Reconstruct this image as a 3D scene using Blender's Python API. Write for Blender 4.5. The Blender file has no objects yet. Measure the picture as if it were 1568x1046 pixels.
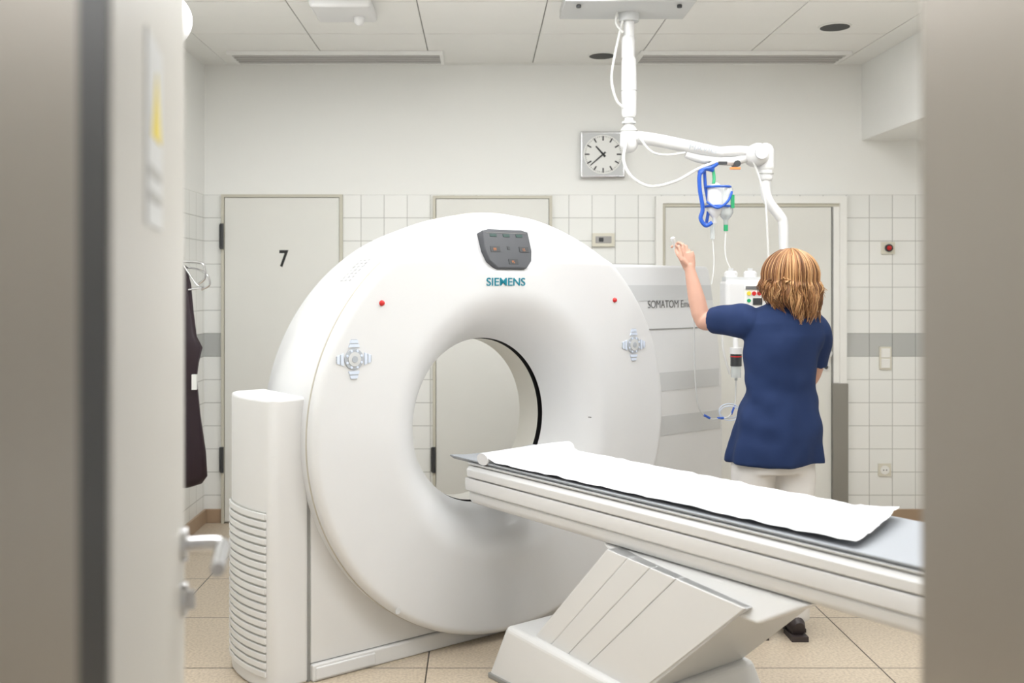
import bpy, math, random
from mathutils import Vector, Matrix, noise
random.seed(4)
S = bpy.context.scene
COL = S.collection
pi = math.pi

# ------------------------------------------------------------------ materials
def mat(name, col, rough=0.5, metal=0.0, bump=0.0, bscale=40, var=0.0, vscale=8, emit=0, trans=0.0, alpha=1, coat=0, stretch=None):
    m = bpy.data.materials.new(name); m.use_nodes = True
    nt = m.node_tree; b = nt.nodes['Principled BSDF']
    b.inputs['Base Color'].default_value = (*col, 1)
    b.inputs['Roughness'].default_value = rough
    b.inputs['Metallic'].default_value = metal
    b.inputs['Coat Weight'].default_value = coat
    b.inputs['Transmission Weight'].default_value = trans
    if emit:
        b.inputs['Emission Color'].default_value = (*col, 1)
        b.inputs['Emission Strength'].default_value = emit
    tc = nt.nodes.new('ShaderNodeTexCoord')
    src = tc.outputs['Object']
    if stretch:
        mp = nt.nodes.new('ShaderNodeMapping'); mp.inputs['Scale'].default_value = stretch
        nt.links.new(src, mp.inputs['Vector']); src = mp.outputs['Vector']
    n = nt.nodes.new('ShaderNodeTexNoise'); n.inputs['Scale'].default_value = vscale
    n.inputs['Detail'].default_value = 4
    nt.links.new(src, n.inputs['Vector'])
    v = max(var, 0.015)
    mx = nt.nodes.new('ShaderNodeMix'); mx.data_type = 'RGBA'
    mx.inputs[6].default_value = (*[c*(1-v) for c in col], 1)
    mx.inputs[7].default_value = (*[min(1, c*(1+v)) for c in col], 1)
    nt.links.new(n.outputs['Fac'], mx.inputs[0]); nt.links.new(mx.outputs[2], b.inputs['Base Color'])
    if bump:
        n2 = nt.nodes.new('ShaderNodeTexNoise'); n2.inputs['Scale'].default_value = bscale
        n2.inputs['Detail'].default_value = 3
        nt.links.new(src, n2.inputs['Vector'])
        bp = nt.nodes.new('ShaderNodeBump'); bp.inputs['Strength'].default_value = bump
        bp.inputs['Distance'].default_value = 0.01
        nt.links.new(n2.outputs['Fac'], bp.inputs['Height']); nt.links.new(bp.outputs['Normal'], b.inputs['Normal'])
    return m

def tile_wall_mat(name, axis, tiled=True):
    """white 14.6 cm glazed tiles up to 2.063 m with one grey course, painted plaster above"""
    m = bpy.data.materials.new(name); m.use_nodes = True
    nt = m.node_tree; b = nt.nodes['Principled BSDF']; L = nt.links.new
    g = nt.nodes.new('ShaderNodeNewGeometry'); sp = nt.nodes.new('ShaderNodeSeparateXYZ')
    L(g.outputs['Position'], sp.inputs[0])
    def math_(op, a, bb):
        n = nt.nodes.new('ShaderNodeMath'); n.operation = op
        for i, x in enumerate((a, bb)):
            if isinstance(x, (int, float)): n.inputs[i].default_value = x
            else: L(x, n.inputs[i])
        return n.outputs[0]
    T = 0.1455
    hx = math_('ADD', sp.outputs[axis], 100*T + 0.022)
    hz = math_('ADD', sp.outputs[2], 100*T - (2.063 % T))
    cb = nt.nodes.new('ShaderNodeCombineXYZ'); L(hx, cb.inputs[0]); L(hz, cb.inputs[1])
    br = nt.nodes.new('ShaderNodeTexBrick'); br.offset = 0; br.squash = 1
    br.inputs['Scale'].default_value = 1; br.inputs['Brick Width'].default_value = T
    br.inputs['Row Height'].default_value = T; br.inputs['Mortar Size'].default_value = 0.0024
    br.inputs['Mortar Smooth'].default_value = 0.2
    br.inputs['Color1'].default_value = (0.90, 0.90, 0.87, 1); br.inputs['Color2'].default_value = (0.87, 0.875, 0.845, 1)
    br.inputs['Mortar'].default_value = (0.50, 0.50, 0.47, 1)
    L(cb.outputs[0], br.inputs['Vector'])
    band = math_('MULTIPLY', math_('GREATER_THAN', sp.outputs[2], 2.063-7*T), math_('LESS_THAN', sp.outputs[2], 2.063-6*T))
    mg = nt.nodes.new('ShaderNodeMix'); mg.data_type = 'RGBA'; mg.blend_type = 'MULTIPLY'
    L(band, mg.inputs[0]); L(br.outputs['Color'], mg.inputs[6]); mg.inputs[7].default_value = (0.58, 0.59, 0.59, 1)
    up = math_('GREATER_THAN', sp.outputs[2], 2.063)
    ml = nt.nodes.new('ShaderNodeMix'); ml.data_type = 'RGBA'
    L(up, ml.inputs[0]); L(mg.outputs[2], ml.inputs[6]); ml.inputs[7].default_value = (0.90, 0.90, 0.87, 1)
    L(ml.outputs[2], b.inputs['Base Color'])
    r = math_('ADD', math_('MULTIPLY', up, 0.5), 0.25); L(r, b.inputs['Roughness'])
    bp = nt.nodes.new('ShaderNodeBump'); bp.inputs['Strength'].default_value = 0.35; bp.inputs['Distance'].default_value = 0.002
    inv = math_('MULTIPLY', math_('SUBTRACT', 1.0, br.outputs['Fac']), math_('SUBTRACT', 1.0, up))
    L(inv, bp.inputs['Height']); L(bp.outputs['Normal'], b.inputs['Normal'])
    return m

def floor_mat():
    m = bpy.data.materials.new('floor_tile'); m.use_nodes = True
    nt = m.node_tree; b = nt.nodes['Principled BSDF']; L = nt.links.new
    g = nt.nodes.new('ShaderNodeNewGeometry')
    mp = nt.nodes.new('ShaderNodeMapping'); mp.inputs['Location'].default_value = (59.207, 59-4.48+0.0, 0)
    L(g.outputs['Position'], mp.inputs['Vector'])
    br = nt.nodes.new('ShaderNodeTexBrick'); br.offset = 0
    br.inputs['Scale'].default_value = 1; br.inputs['Brick Width'].default_value = 0.59
    br.inputs['Row Height'].default_value = 0.59; br.inputs['Mortar Size'].default_value = 0.003
    br.inputs['Color1'].default_value = (0.58, 0.49, 0.375, 1); br.inputs['Color2'].default_value = (0.62, 0.525, 0.41, 1)
    br.inputs['Mortar'].default_value = (0.06, 0.05, 0.04, 1)
    L(mp.outputs[0], br.inputs['Vector'])
    n = nt.nodes.new('ShaderNodeTexNoise'); n.inputs['Scale'].default_value = 90; n.inputs['Detail'].default_value = 5
    L(g.outputs['Position'], n.inputs['Vector'])
    cr = nt.nodes.new('ShaderNodeValToRGB'); cr.color_ramp.elements[0].position = 0.3; cr.color_ramp.elements[0].color = (0.72, 0.70, 0.68, 1)
    cr.color_ramp.elements[1].position = 0.6; cr.color_ramp.elements[1].color = (1, 1, 1, 1)
    L(n.outputs['Fac'], cr.inputs[0])
    mx = nt.nodes.new('ShaderNodeMix'); mx.data_type = 'RGBA'; mx.blend_type = 'MULTIPLY'; mx.inputs[0].default_value = 1
    L(br.outputs['Color'], mx.inputs[6]); L(cr.outputs[0], mx.inputs[7]); L(mx.outputs[2], b.inputs['Base Color'])
    b.inputs['Roughness'].default_value = 0.33
    return m

M_white = mat('gantry_white', (0.70, 0.705, 0.71), 0.30, coat=0.15)
M_tabw = mat('table_white', (0.70, 0.70, 0.70), 0.32, coat=0.1)
M_white2 = mat('gantry_side_white', (0.69, 0.69, 0.685), 0.4)
M_cream = mat('bore_cream', (0.72, 0.705, 0.645), 0.35)
M_rim = mat('rim_seal_beige', (0.50, 0.47, 0.40), 0.5)
M_black = mat('black_gap', (0.01, 0.01, 0.01), 0.5)
M_dark = mat('dark_grey', (0.04, 0.042, 0.045), 0.35)
M_disp = mat('display_grey', (0.065, 0.068, 0.076), 0.35)
M_seam = mat('seam_grey', (0.28, 0.28, 0.27), 0.6)
M_slot = mat('slot_grey', (0.42, 0.42, 0.40), 0.6)
M_vent = mat('vent_grey', (0.50, 0.50, 0.49), 0.6)
M_lgrey = mat('light_grey', (0.60, 0.61, 0.61), 0.4)
M_stripe = mat('stripe_grey', (0.57, 0.58, 0.585), 0.4)
M_teal = mat('teal_lettering', (0.0, 0.20, 0.28), 0.5)
M_gtext = mat('grey_lettering', (0.14, 0.14, 0.14), 0.5)
M_red = mat('red_plastic', (0.6, 0.02, 0.02), 0.3)
M_orange = mat('orange_led', (0.75, 0.26, 0.07), 0.4)
M_green = mat('green_plastic', (0.02, 0.35, 0.14), 0.4)
M_greenled = mat('green_led', (0.012, 0.05, 0.04), 0.4)
M_blue = mat('blue_plastic', (0.02, 0.10, 0.50), 0.35)
M_yellow = mat('yellow_label', (0.75, 0.6, 0.05), 0.5)
M_btn = mat('button_silver', (0.42, 0.45, 0.49), 0.3)
M_btnb = mat('button_lightblue', (0.66, 0.73, 0.85), 0.3)
M_pad = mat('mattress_grey', (0.37, 0.39, 0.42), 0.6)
M_paper = mat('paper_sheet', (0.72, 0.72, 0.735), 0.8, bump=0.25, bscale=20)
M_door = mat('door_laminate', (0.78, 0.775, 0.73), 0.45)
M_frame = mat('door_frame_paint', (0.60, 0.575, 0.48), 0.45)
M_framew = mat('door_frame_white', (0.88, 0.875, 0.84), 0.45)
M_steel = mat('brushed_steel', (0.34, 0.305, 0.26), 0.38, 0.5, bump=0.05, bscale=60, stretch=(8, 8, 0.3))
M_jambL = mat('brushed_steel_jamb', (0.31, 0.28, 0.24), 0.42, 0.55, bump=0.04, bscale=60, stretch=(8, 8, 0.3))
M_kick = mat('steel_kick_plate', (0.29, 0.28, 0.255), 0.4, 0.5)
M_chrome = mat('chrome', (0.62, 0.62, 0.63), 0.18, 1.0)
M_ceil = mat('ceiling_panel', (0.90, 0.895, 0.865), 0.8)
M_plast = mat('plaster', (0.90, 0.90, 0.875), 0.8)
M_ceilgap = mat('ceiling_joint', (0.40, 0.39, 0.37), 0.8)
M_grille = mat('grille_metal', (0.38, 0.37, 0.355), 0.5, 0.2)
M_grille2 = mat('grille_slat', (0.54, 0.53, 0.51), 0.5, 0.2)
M_base = mat('baseboard_tile', (0.42, 0.30, 0.20), 0.4)
M_corr = mat('corridor_paint', (0.7, 0.68, 0.63), 0.7)
M_addglow = mat('added_panel_glow', (0.975, 0.988, 1.0), 0.5, emit=11.4)  # emission for the added, out-of-view ceiling panels
M_globe = mat('opal_glass', (0.80, 0.80, 0.79), 0.3)
M_clockf = mat('clock_face', (0.84, 0.84, 0.81), 0.5)
M_beige = mat('switch_plastic', (0.74, 0.71, 0.60), 0.4)
M_armw = mat('arm_white', (0.73, 0.73, 0.725), 0.3)
M_hose = mat('hose_white', (0.70, 0.70, 0.68), 0.4)
M_clear = mat('clear_plastic', (0.86, 0.90, 0.90), 0.12, trans=0.55)
M_navy = mat('navy_scrub', (0.0035, 0.0195, 0.084), 0.85, bump=0.15, bscale=14, var=0.08, vscale=6)
M_trous = mat('white_trousers', (0.70, 0.68, 0.66), 0.85, bump=0.3, bscale=18)
M_skin = mat('skin', (0.58, 0.335, 0.25), 0.5, var=0.06, vscale=20)
M_hair = [mat('hair_dark', (0.18, 0.075, 0.027), 0.42), mat('hair_mid', (0.36, 0.17, 0.065), 0.4), mat('hair_blond', (0.60, 0.35, 0.16), 0.4)]
M_shoe = mat('shoe_dark', (0.04, 0.03, 0.03), 0.5)
M_apron = mat('apron_vinyl', (0.020, 0.008, 0.014), 0.45, bump=0.3, bscale=10)
M_eye = mat('eye_white', (0.8, 0.8, 0.8), 0.2)
M_lip = mat('lips', (0.5, 0.18, 0.16), 0.5)

# ------------------------------------------------------------------ mesh helpers
def group(name, loc=(0, 0, 0), rotz=0.0):
    e = bpy.data.objects.new(name, None); COL.objects.link(e)
    e.empty_display_size = 0.1
    e.location = loc; e.rotation_euler = (0, 0, rotz)
    return e
def attach(o, parent, world):
    if parent is None: return
    o.parent = parent
    if world:
        M = Matrix.Translation(parent.location) @ Matrix.Rotation(parent.rotation_euler[2], 4, 'Z')
        o.matrix_parent_inverse = M.inverted()

class MB:
    def __init__(s): s.v = []; s.f = []; s.m = []; s.mats = []
    def mi(s, m):
        if m not in s.mats: s.mats.append(m)
        return s.mats.index(m)
    def raw(s, v, f, m):
        o = len(s.v); k = s.mi(m); s.v += [tuple(p) for p in v]
        for q in f: s.f.append(tuple(i+o for i in q)); s.m.append(k)
        return s
    def box(s, x, y, z, m):
        v = [(a, b, c) for a in x for b in y for c in z]
        return s.raw(v, [(0, 1, 3, 2), (4, 6, 7, 5), (0, 4, 5, 1), (2, 3, 7, 6), (0, 2, 6, 4), (1, 5, 7, 3)], m)
    def tube(s, pts, rad, m, seg=12, interp=0, flat=None, cap=True):
        pts = [Vector(p) for p in pts]
        if not hasattr(rad, '__len__'): rad = [rad]*len(pts)
        if interp: pts, rad = crom(pts, rad, interp)
        n = len(pts); T = []
        for i in range(n):
            T.append((pts[min(i+1, n-1)]-pts[max(i-1, 0)]).normalized())
        a = Vector((0, 0, 1)) if abs(T[0].z) < 0.9 else Vector((1, 0, 0))
        N = T[0].cross(a).normalized(); v = []
        for i in range(n):
            N = (N - T[i]*N.dot(T[i])).normalized(); B = T[i].cross(N)
            for k in range(seg):
                t = 2*pi*k/seg
                r = rad[i]
                rr = (r, r) if not hasattr(r, '__len__') else r
                v.append(pts[i] + N*math.cos(t)*rr[0] + B*math.sin(t)*rr[1])
        f = [(i*seg+k, i*seg+(k+1) % seg, (i+1)*seg+(k+1) % seg, (i+1)*seg+k) for i in range(n-1) for k in range(seg)]
        if cap:
            f += [tuple(range(seg))[::-1], tuple((n-1)*seg+k for k in range(seg))]
        return s.raw(v, f, m)
    def cyl(s, p0, p1, r, m, seg=24): return s.tube([p0, p1], r, m, seg)
    def rounded(s, pts, rad, m, seg=16):
        """chain with hemispherical ends"""
        pts = [Vector(p) for p in pts]; rad = list(rad)
        d0 = (pts[0]-pts[1]).normalized(); d1 = (pts[-1]-pts[-2]).normalized()
        A = []; Ra = []
        for t in (80, 55, 30, 10):
            a = math.radians(t); A.append(pts[0]+d0*rad[0]*math.sin(a)); Ra.append(rad[0]*math.cos(a))
        Bq = []; Rb = []
        for t in (10, 30, 55, 80):
            a = math.radians(t); Bq.append(pts[-1]+d1*rad[-1]*math.sin(a)); Rb.append(rad[-1]*math.cos(a))
        return s.tube(A+pts+Bq, Ra+rad+Rb, m, seg)
    def ellip(s, c, r, m, seg=24, rings=16, rot=None):
        c = Vector(c); v = []
        for i in range(rings+1):
            a = pi*i/rings
            for k in range(seg):
                t = 2*pi*k/seg
                p = Vector((r[0]*math.sin(a)*math.cos(t), r[1]*math.sin(a)*math.sin(t), r[2]*math.cos(a)))
                if rot: p = rot @ p
                v.append(c+p)
        f = [(i*seg+k, (i+1)*seg+k, (i+1)*seg+(k+1) % seg, i*seg+(k+1) % seg) for i in range(rings) for k in range(seg)]
        return s.raw(v, f, m)
    def loft(s, secs, m, seg=48, fn=None):
        """secs (z,cx,cy,rx,ry)"""
        v = []
        for (z, cx, cy, rx, ry) in secs:
            for k in range(seg):
                t = 2*pi*k/seg
                q = fn(t, z) if fn else 1
                v.append((cx+rx*q*math.cos(t), cy+ry*q*math.sin(t), z))
        n = len(secs)
        f = [(i*seg+k, i*seg+(k+1) % seg, (i+1)*seg+(k+1) % seg, (i+1)*seg+k) for i in range(n-1) for k in range(seg)]
        f += [tuple(range(seg))[::-1], tuple((n-1)*seg+k for k in range(seg))]
        return s.raw(v, f, m)
    def prism(s, poly, a, b, m, axis='z'):
        n = len(poly)
        def P(p, h):
            return (p[0], p[1], h) if axis == 'z' else ((p[0], h, p[1]) if axis == 'y' else (h, p[0], p[1]))
        v = [P(p, a) for p in poly]+[P(p, b) for p in poly]
        f = [(i, (i+1) % n, n+(i+1) % n, n+i) for i in range(n)]+[tuple(range(n))[::-1], tuple(range(n, 2*n))]
        return s.raw(v, f, m)
    def obj(s, name, parent=None, world=False, smooth=True, bevel=0, bseg=3, angle=35):
        me = bpy.data.meshes.new(name); me.from_pydata(s.v, [], s.f)
        for m in s.mats: me.materials.append(m)
        for p, k in zip(me.polygons, s.m): p.material_index = k; p.use_smooth = smooth
        me.update()
        import bmesh
        bm = bmesh.new(); bm.from_mesh(me)
        bmesh.ops.remove_doubles(bm, verts=bm.verts, dist=1e-6)
        bmesh.ops.recalc_face_normals(bm, faces=bm.faces); bm.to_mesh(me); bm.free()
        o = bpy.data.objects.new(name, me); COL.objects.link(o); attach(o, parent, world)
        if bevel:
            b = o.modifiers.new('bevel', 'BEVEL'); b.width = bevel; b.segments = bseg; b.limit_method = 'ANGLE'; b.angle_limit = math.radians(30)
            b.harden_normals = False
        if smooth:
            try: me.set_sharp_from_angle(angle=math.radians(angle))
            except Exception: pass
        return o

def crom(pts, rad, n):
    P = []; R = []
    N = len(pts)
    for i in range(N-1):
        p0 = pts[max(i-1, 0)]; p1 = pts[i]; p2 = pts[i+1]; p3 = pts[min(i+2, N-1)]
        for j in range(n):
            t = j/n
            P.append(0.5*((2*p1)+(p2-p0)*t+(2*p0-5*p1+4*p2-p3)*t*t+(3*p1-p0-3*p2+p3)*t**3))
            a, b = rad[i], rad[i+1]
            R.append(a*(1-t)+b*t if not hasattr(a, '__len__') else (a[0]*(1-t)+b[0]*t, a[1]*(1-t)+b[1]*t))
    P.append(pts[-1]); R.append(rad[-1])
    return P, R

def text(name, body, size, loc, m, parent, world=False, sx=1.0, ext=0.001, off=0.0, align='LEFT', rot=(pi/2, 0, 0)):
    c = bpy.data.curves.new(name, 'FONT'); c.body = body; c.size = size; c.extrude = ext; c.offset = off
    c.align_x = align; c.align_y = 'CENTER'; c.materials.append(m)
    o = bpy.data.objects.new(name, c); COL.objects.link(o); o.location = loc; o.rotation_euler = rot; o.scale = (sx, 1, 1)
    attach(o, parent, world); return o

# ------------------------------------------------------------------ room shell
XL, XR, YB, ZC = -1.735, 3.1, 6.27, 2.88
YF0, YF1 = 0.62, 1.02
MB().box((XL-.15, XR+.15), (YF1, YB+.12), (-.12, 0), floor_mat()).box((-1.9, 3.25), (-2.0, YF1), (-.12, 0), bpy.data.materials['floor_tile']).obj('floor', smooth=False)
MB().box((XL-.12, XR+.12), (YB, YB+.12), (0, 3.0), tile_wall_mat('wall_tiles_back', 0)).obj('wall_back', smooth=False)
MB().box((XL-.12, XL), (YF1, YB), (0, 3.0), tile_wall_mat('wall_tiles_side', 1)).obj('wall_left', smooth=False)
MB().box((XR, XR+.12), (YF1, YB), (0, 3.0), bpy.data.materials['wall_tiles_side']).obj('wall_right', smooth=False)
# front wall with the doorway we look through
w = MB()
w.box((XL-.12, -.375), (YF0, .90), (0, 3.0), M_corr)
w.box((XL-.12, -.44), (.90, YF1), (0, 3.0), M_corr)
w.box((.50, XR+.12), (YF0, YF1), (0, 3.0), M_corr)
w.box((-.44, .50), (YF0, YF1), (2.2, 3.0), M_corr)
w.obj('wall_front', smooth=False)
# ceiling: plaster border + panel grid
c = MB()
c.box((XL-.12, XR+.12), (YF1, YB+.12), (ZC+.03, ZC+.14), M_plast)
c.box((XL, -1.585), (YF1, YB), (ZC, ZC+.03), M_plast)
c.box((2.245, 2.42), (YF1, YB), (ZC, ZC+.03), M_plast)
ys = [6.22, 5.49]
while ys[-1] > 1.2: ys.append(ys[-1]-.625)
for i in range(6):
    x0 = -1.585+i*.638; 
    for j in range(len(ys)-1):
        c.box((x0+.0035, x0+.6345), (max(ys[j+1], YF1)+.0035, ys[j]-.0035), (ZC, ZC+.018), M_ceil)
c.box((-1.585, 2.245), (YF1, YB), (ZC+.006, ZC+.021), M_ceilgap)
c.box((-1.585, 2.245), (6.225, YB), (ZC-.001, ZC+.005), M_plast)
c.obj('ceiling', smooth=False)
MB().box((2.404, XR), (YF1, YB), (2.404, ZC+.1), M_plast).obj('trim_1', smooth=False)   # boxed-in duct
MB().box((-1.725, -1.62), (YB-.015, YB), (0, .085), M_base).box((-.86, -.30), (YB-.015, YB), (0, .085), M_base).box((.46, 1.10), (YB-.015, YB), (0, .085), M_base).box((2.30, XR), (YB-.015, YB), (0, .085), M_base).obj('baseboard_back', smooth=False)
MB().box((XL, XL+.015), (YF1, YB), (0, .085), M_base).obj('baseboard_left', smooth=False)

# linear air grilles in ceiling
def grille(x0, x1):
    g = MB(); g.box((x0, x1), (5.90, 6.16), (ZC-.012, ZC-.002), M_grille)
    g.box((x0, x1), (5.885, 5.91), (ZC-.022, ZC-.001), M_plast); g.box((x0, x1), (6.15, 6.17), (ZC-.022, ZC-.001), M_plast)
    g.box((x0-.02, x0), (5.885, 6.17), (ZC-.022, ZC-.001), M_plast); g.box((x1, x1+.02), (5.885, 6.17), (ZC-.022, ZC-.001), M_plast)
    for k in range(4):
        y = 5.93+k*.058
        g.box((x0, x1), (y, y+.028), (ZC-.020, ZC-.01), M_grille2)
    return g
grille(-1.48, -.24).obj('air_vent', smooth=False)
grille(.97, 2.18).obj('air_vent.001', smooth=False)
for nm, x, y in (('ceiling_hole', .735, 6.00), ('ceiling_hole.001', 1.90, 5.33)):  # black discs for the two round holes in the ceiling
    g = MB(); g.tube([(x, y, ZC-.001), (x, y, ZC-.006)], .085, M_ceil, 40); g.tube([(x, y, ZC-.004), (x, y, ZC-.008)], .076, M_black, 40)
    g.obj(nm)
# added glowing ceiling panels, out of view, to brighten room and back wall
k = 0
for x in (-.95, .33, 1.62):
    for y in (2.3, 4.08):
        g = MB(); g.box((x-.31, x+.31), (y-.56, y+.56), (ZC-.03, ZC-.002), M_armw)
        g.box((x-.29, x+.29), (y-.54, y+.54), (ZC-.036, ZC-.029), M_addglow)
        g.obj('added_light_panel' + ('' if k == 0 else '.%03d' % k), smooth=False); k += 1

# ------------------------------------------------------------------ back-wall doors
def hinge(mb, x, z):
    mb.cyl((x, YB-.035, z-.08), (x, YB-.035, z+.08), .012, M_dark, 12); mb.box((x-.018, x+.01), (YB-.03, YB-.02), (z-.075, z+.075), M_dark)
def flush_door(name, x0, x1, ztop, num=None):
    e = group(name, ((x0+x1)/2, YB, 0))
    f = MB(); t = .018
    f.box((x0, x0+t), (YB-.03, YB), (0, ztop), M_frame).box((x1-t, x1), (YB-.03, YB), (0, ztop), M_frame).box((x0+t, x1-t), (YB-.03, YB), (ztop-t, ztop), M_frame)
    f.obj('frame', e, True, False)
    MB().box((x0+t+.003, x1-t-.003), (YB-.024, YB), (.01, ztop-t-.003), M_door).obj('leaf', e, True, False, .002)
    h = MB(); hinge(h, x0+.006, 1.80); hinge(h, x0+.006, .40); h.obj('hinges', e, True)
    hd = MB(); xh = x1-.085
    hd.cyl((xh, YB-.024, 1.05), (xh, YB-.035, 1.05), .026, M_chrome); hd.tube([(xh, YB-.03, 1.05), (xh, YB-.075, 1.05), (xh-.02, YB-.085, 1.05), (xh-.12, YB-.085, 1.05)], .009, M_chrome, 12, 4)
    hd.obj('handle', e, True)
    if num: text('number', num, .145, (-1.262, YB-.026, 1.655), M_black, e, True, .8, .001, .003)
flush_door('door_1', -1.623, -.863, 2.063, '7')
flush_door('door_2', -.296, .452, 2.055)
e = group('door_3', (1.7, YB, 0))
f = MB(); f.box((1.10, 1.142), (YB-.05, YB), (0, 2.05), M_framew).box((2.25, 2.293), (YB-.05, YB), (.88, 2.05), M_framew).box((1.142, 2.25), (YB-.05, YB), (2.005, 2.05), M_framew)
f.box((1.142, 1.16), (YB-.035, YB), (0, 1.985), M_frame).box((2.214, 2.25), (YB-.035, YB), (.88, 1.985), M_framew).box((1.142, 2.25), (YB-.035, YB), (1.985, 2.005), M_frame)
f.obj('frame', e, True, False)
MB().box((1.162, 2.203), (YB-.028, YB), (.01, 1.983), M_door).obj('leaf', e, True, False, .002)
MB().box((2.204, 2.30), (YB-.056, YB), (0, .88), M_kick).obj('steel_guard', e, True, False, .003)
MB().box((2.204, 2.2135), (YB-.034, YB-.02), (.88, 1.983), M_seam).obj('gasket', e, True, False)
h = MB(); h.cyl((2.166, YB-.028, 1.07), (2.166, YB-.07, 1.07), .018, M_chrome); h.cyl((2.166, YB-.065, 1.07), (2.166, YB-.085, 1.07), .024, M_chrome)
h.cyl((2.166, YB-.028, .98), (2.166, YB-.04, .98), .022, M_chrome); h.cyl((2.166, YB-.04, .98), (2.166, YB-.044, .98), .012, M_dark); h.obj('door_knob', e, True)

# ------------------------------------------------------------------ wall clock
cx, cz = .768, 2.31
e = group('wall_clock', (cx, YB, cz))
c = MB(); c.box((cx-.14, cx+.14), (YB-.05, YB), (cz-.145, cz+.145), M_chrome); c.obj('case', e, True, False, .008)
c = MB(); c.box((cx-.128, cx+.128), (YB-.053, YB-.049), (cz-.133, cz+.133), M_lgrey); c.obj('bezel', e, True, False)
c = MB(); c.cyl((cx, YB-.053, cz), (cx, YB-.058, cz), .122, M_clockf, 64)
for i in range(60):
    a = 2*pi*i/60; L = .03 if i % 5 == 0 else .008; wd = .0042 if i % 5 == 0 else .0012
    d = Vector((math.sin(a), 0, math.cos(a))); p = Vector((math.cos(a), 0, -math.sin(a)))
    o = Vector((cx, YB-.0595, cz)); r1 = .115
    q = [o+d*(r1-L)-p*wd, o+d*(r1-L)+p*wd, o+d*r1+p*wd, o+d*r1-p*wd]
    c.raw(q, [(0, 1, 2, 3)], M_black)
for ang, L, wd, yy in ((-42, .068, .007, .061), (229, .105, .0055, .063)):
    a = math.radians(ang); d = Vector((math.sin(a), 0, math.cos(a))); p = Vector((math.cos(a), 0, -math.sin(a))); o = Vector((cx, YB-yy, cz))
    c.raw([o-d*.02-p*wd, o-d*.02+p*wd, o+d*L+p*wd*.6, o+d*L-p*wd*.6], [(0, 1, 2, 3)], M_black)
c.cyl((cx, YB-.058, cz), (cx, YB-.066, cz), .008, M_black); c.obj('dial', e, True, smooth=False)

# small wall devices
g = MB(); g.box((.705, .845), (YB-.025, YB), (1.735, 1.82), M_beige); g.box((.725, .825), (YB-.029, YB-.02), (1.757, 1.80), M_grille); g.box((.745, .775), (YB-.031, YB-.02), (1.765, 1.792), M_dark); g.obj('thermostat_display', smooth=False, bevel=.003)
g = MB(); g.box((2.525, 2.607), (YB-.015, YB), (1.69, 1.765), M_beige); g.tube([(2.566, YB-.015, 1.727), (2.566, YB-.03, 1.727)], .024, M_dark, 24); g.rounded([(2.566, YB-.03, 1.727), (2.566, YB-.034, 1.727)], [.016, .014], M_red); g.obj('emergency_stop_button')
g = MB(); g.box((2.512, 2.588), (YB-.012, YB), (.962, 1.107), M_beige); g.box((2.522, 2.578), (YB-.018, YB-.01), (.972, 1.032), M_framew); g.box((2.522, 2.578), (YB-.018, YB-.01), (1.038, 1.097), M_framew); g.obj('light_switch', smooth=False, bevel=.003)
g = MB(); g.box((2.505, 2.585), (YB-.012, YB), (.292, .372), M_beige); g.cyl((2.545, YB-.012, .332), (2.545, YB-.016, .332), .028, M_framew, 32); g.cyl((2.536, YB-.016, .332), (2.536, YB-.018, .332), .004, M_black, 10); g.cyl((2.554, YB-.016, .332), (2.554, YB-.018, .332), .004, M_black, 10); g.obj('power_socket', bevel=.002)

# ------------------------------------------------------------------ CT scanner (own frame: x along face, y into the machine)
TH = math.atan2(.6, .8); CT = (.120, 4.2, 0)
ct = group('ct_scanner', CT, TH)
CZ = .908
def ramp(r): return min(1, max(0, (r-.4)/.5))
def ringpt(r, t):
    k_ = ramp(r)
    zs = 1-.037*k_ if math.sin(t) > 0 else 1-.062*k_
    return r*math.cos(t)+.020*k_, CZ+r*math.sin(t)*zs
def face_y(r):
    if r > .905: return .03-math.sqrt(max(0, .03**2-(r-.905)**2))
    if r < .60: return .20*((.60-r)/(.60-.357))**2.4
    return 0
prof = [(.353, .36), (.62, .60), (.84, .60), (.90, .50), (.926, .33), (.930, .30), (.934, .20), (.936, .10), (.935, .05), (.935, .03)]
prof += [(.905+.03*math.sin(math.radians(a)), .03-.03*math.cos(math.radians(a))) for a in (75, 60, 45, 30, 15, 0)]
r = .897
while r > .362: prof.append((r, face_y(r))); r -= .006
prof.append((.357, .2))
def visor(x, y, z):
    """upper part of the face tilts back above a crease that dips round the display"""
    if y > .3: return y
    ax = abs(x-.017)
    zc = 1.605 if ax > .19 else (1.555 if ax < .14 else 1.555+.05*(ax-.14)/.05)
    h = z-zc
    if h <= -.006: return y
    q = h if h > .006 else (h+.006)**2/.024
    return y+(q*.42+.014*min(1, max(0, (h+.006)/.02)))*(1-y/.3)
def lathe(name, prof, m, seg=288, vis=False, parent=ct):
    v = []; n = len(prof)
    for (r, y) in prof:
        for k in range(seg):
            t = 2*pi*k/seg; x, z = ringpt(r, t)
            v.append((x, visor(x, y, z) if vis else y, z))
    f = [(i*seg+k, i*seg+(k+1) % seg, (i+1)*seg+(k+1) % seg, (i+1)*seg+k) for i in range(n-1) for k in range(seg)]
    return MB().raw(v, f, m).obj(name, parent, False, True, angle=60)
lathe('gantry_ring', prof, M_white, vis=True)
lathe('rim_seal', [(.934, .050), (.9375, .051), (.9378, .057), (.934, .058)], M_rim, vis=True)
lathe('bore_gap', [(.357, .2), (.372, .202), (.372, .226), (.353, .227)], M_black)
lathe('bore_liner', [(.353, .227), (.353, .36)], M_cream)
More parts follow.
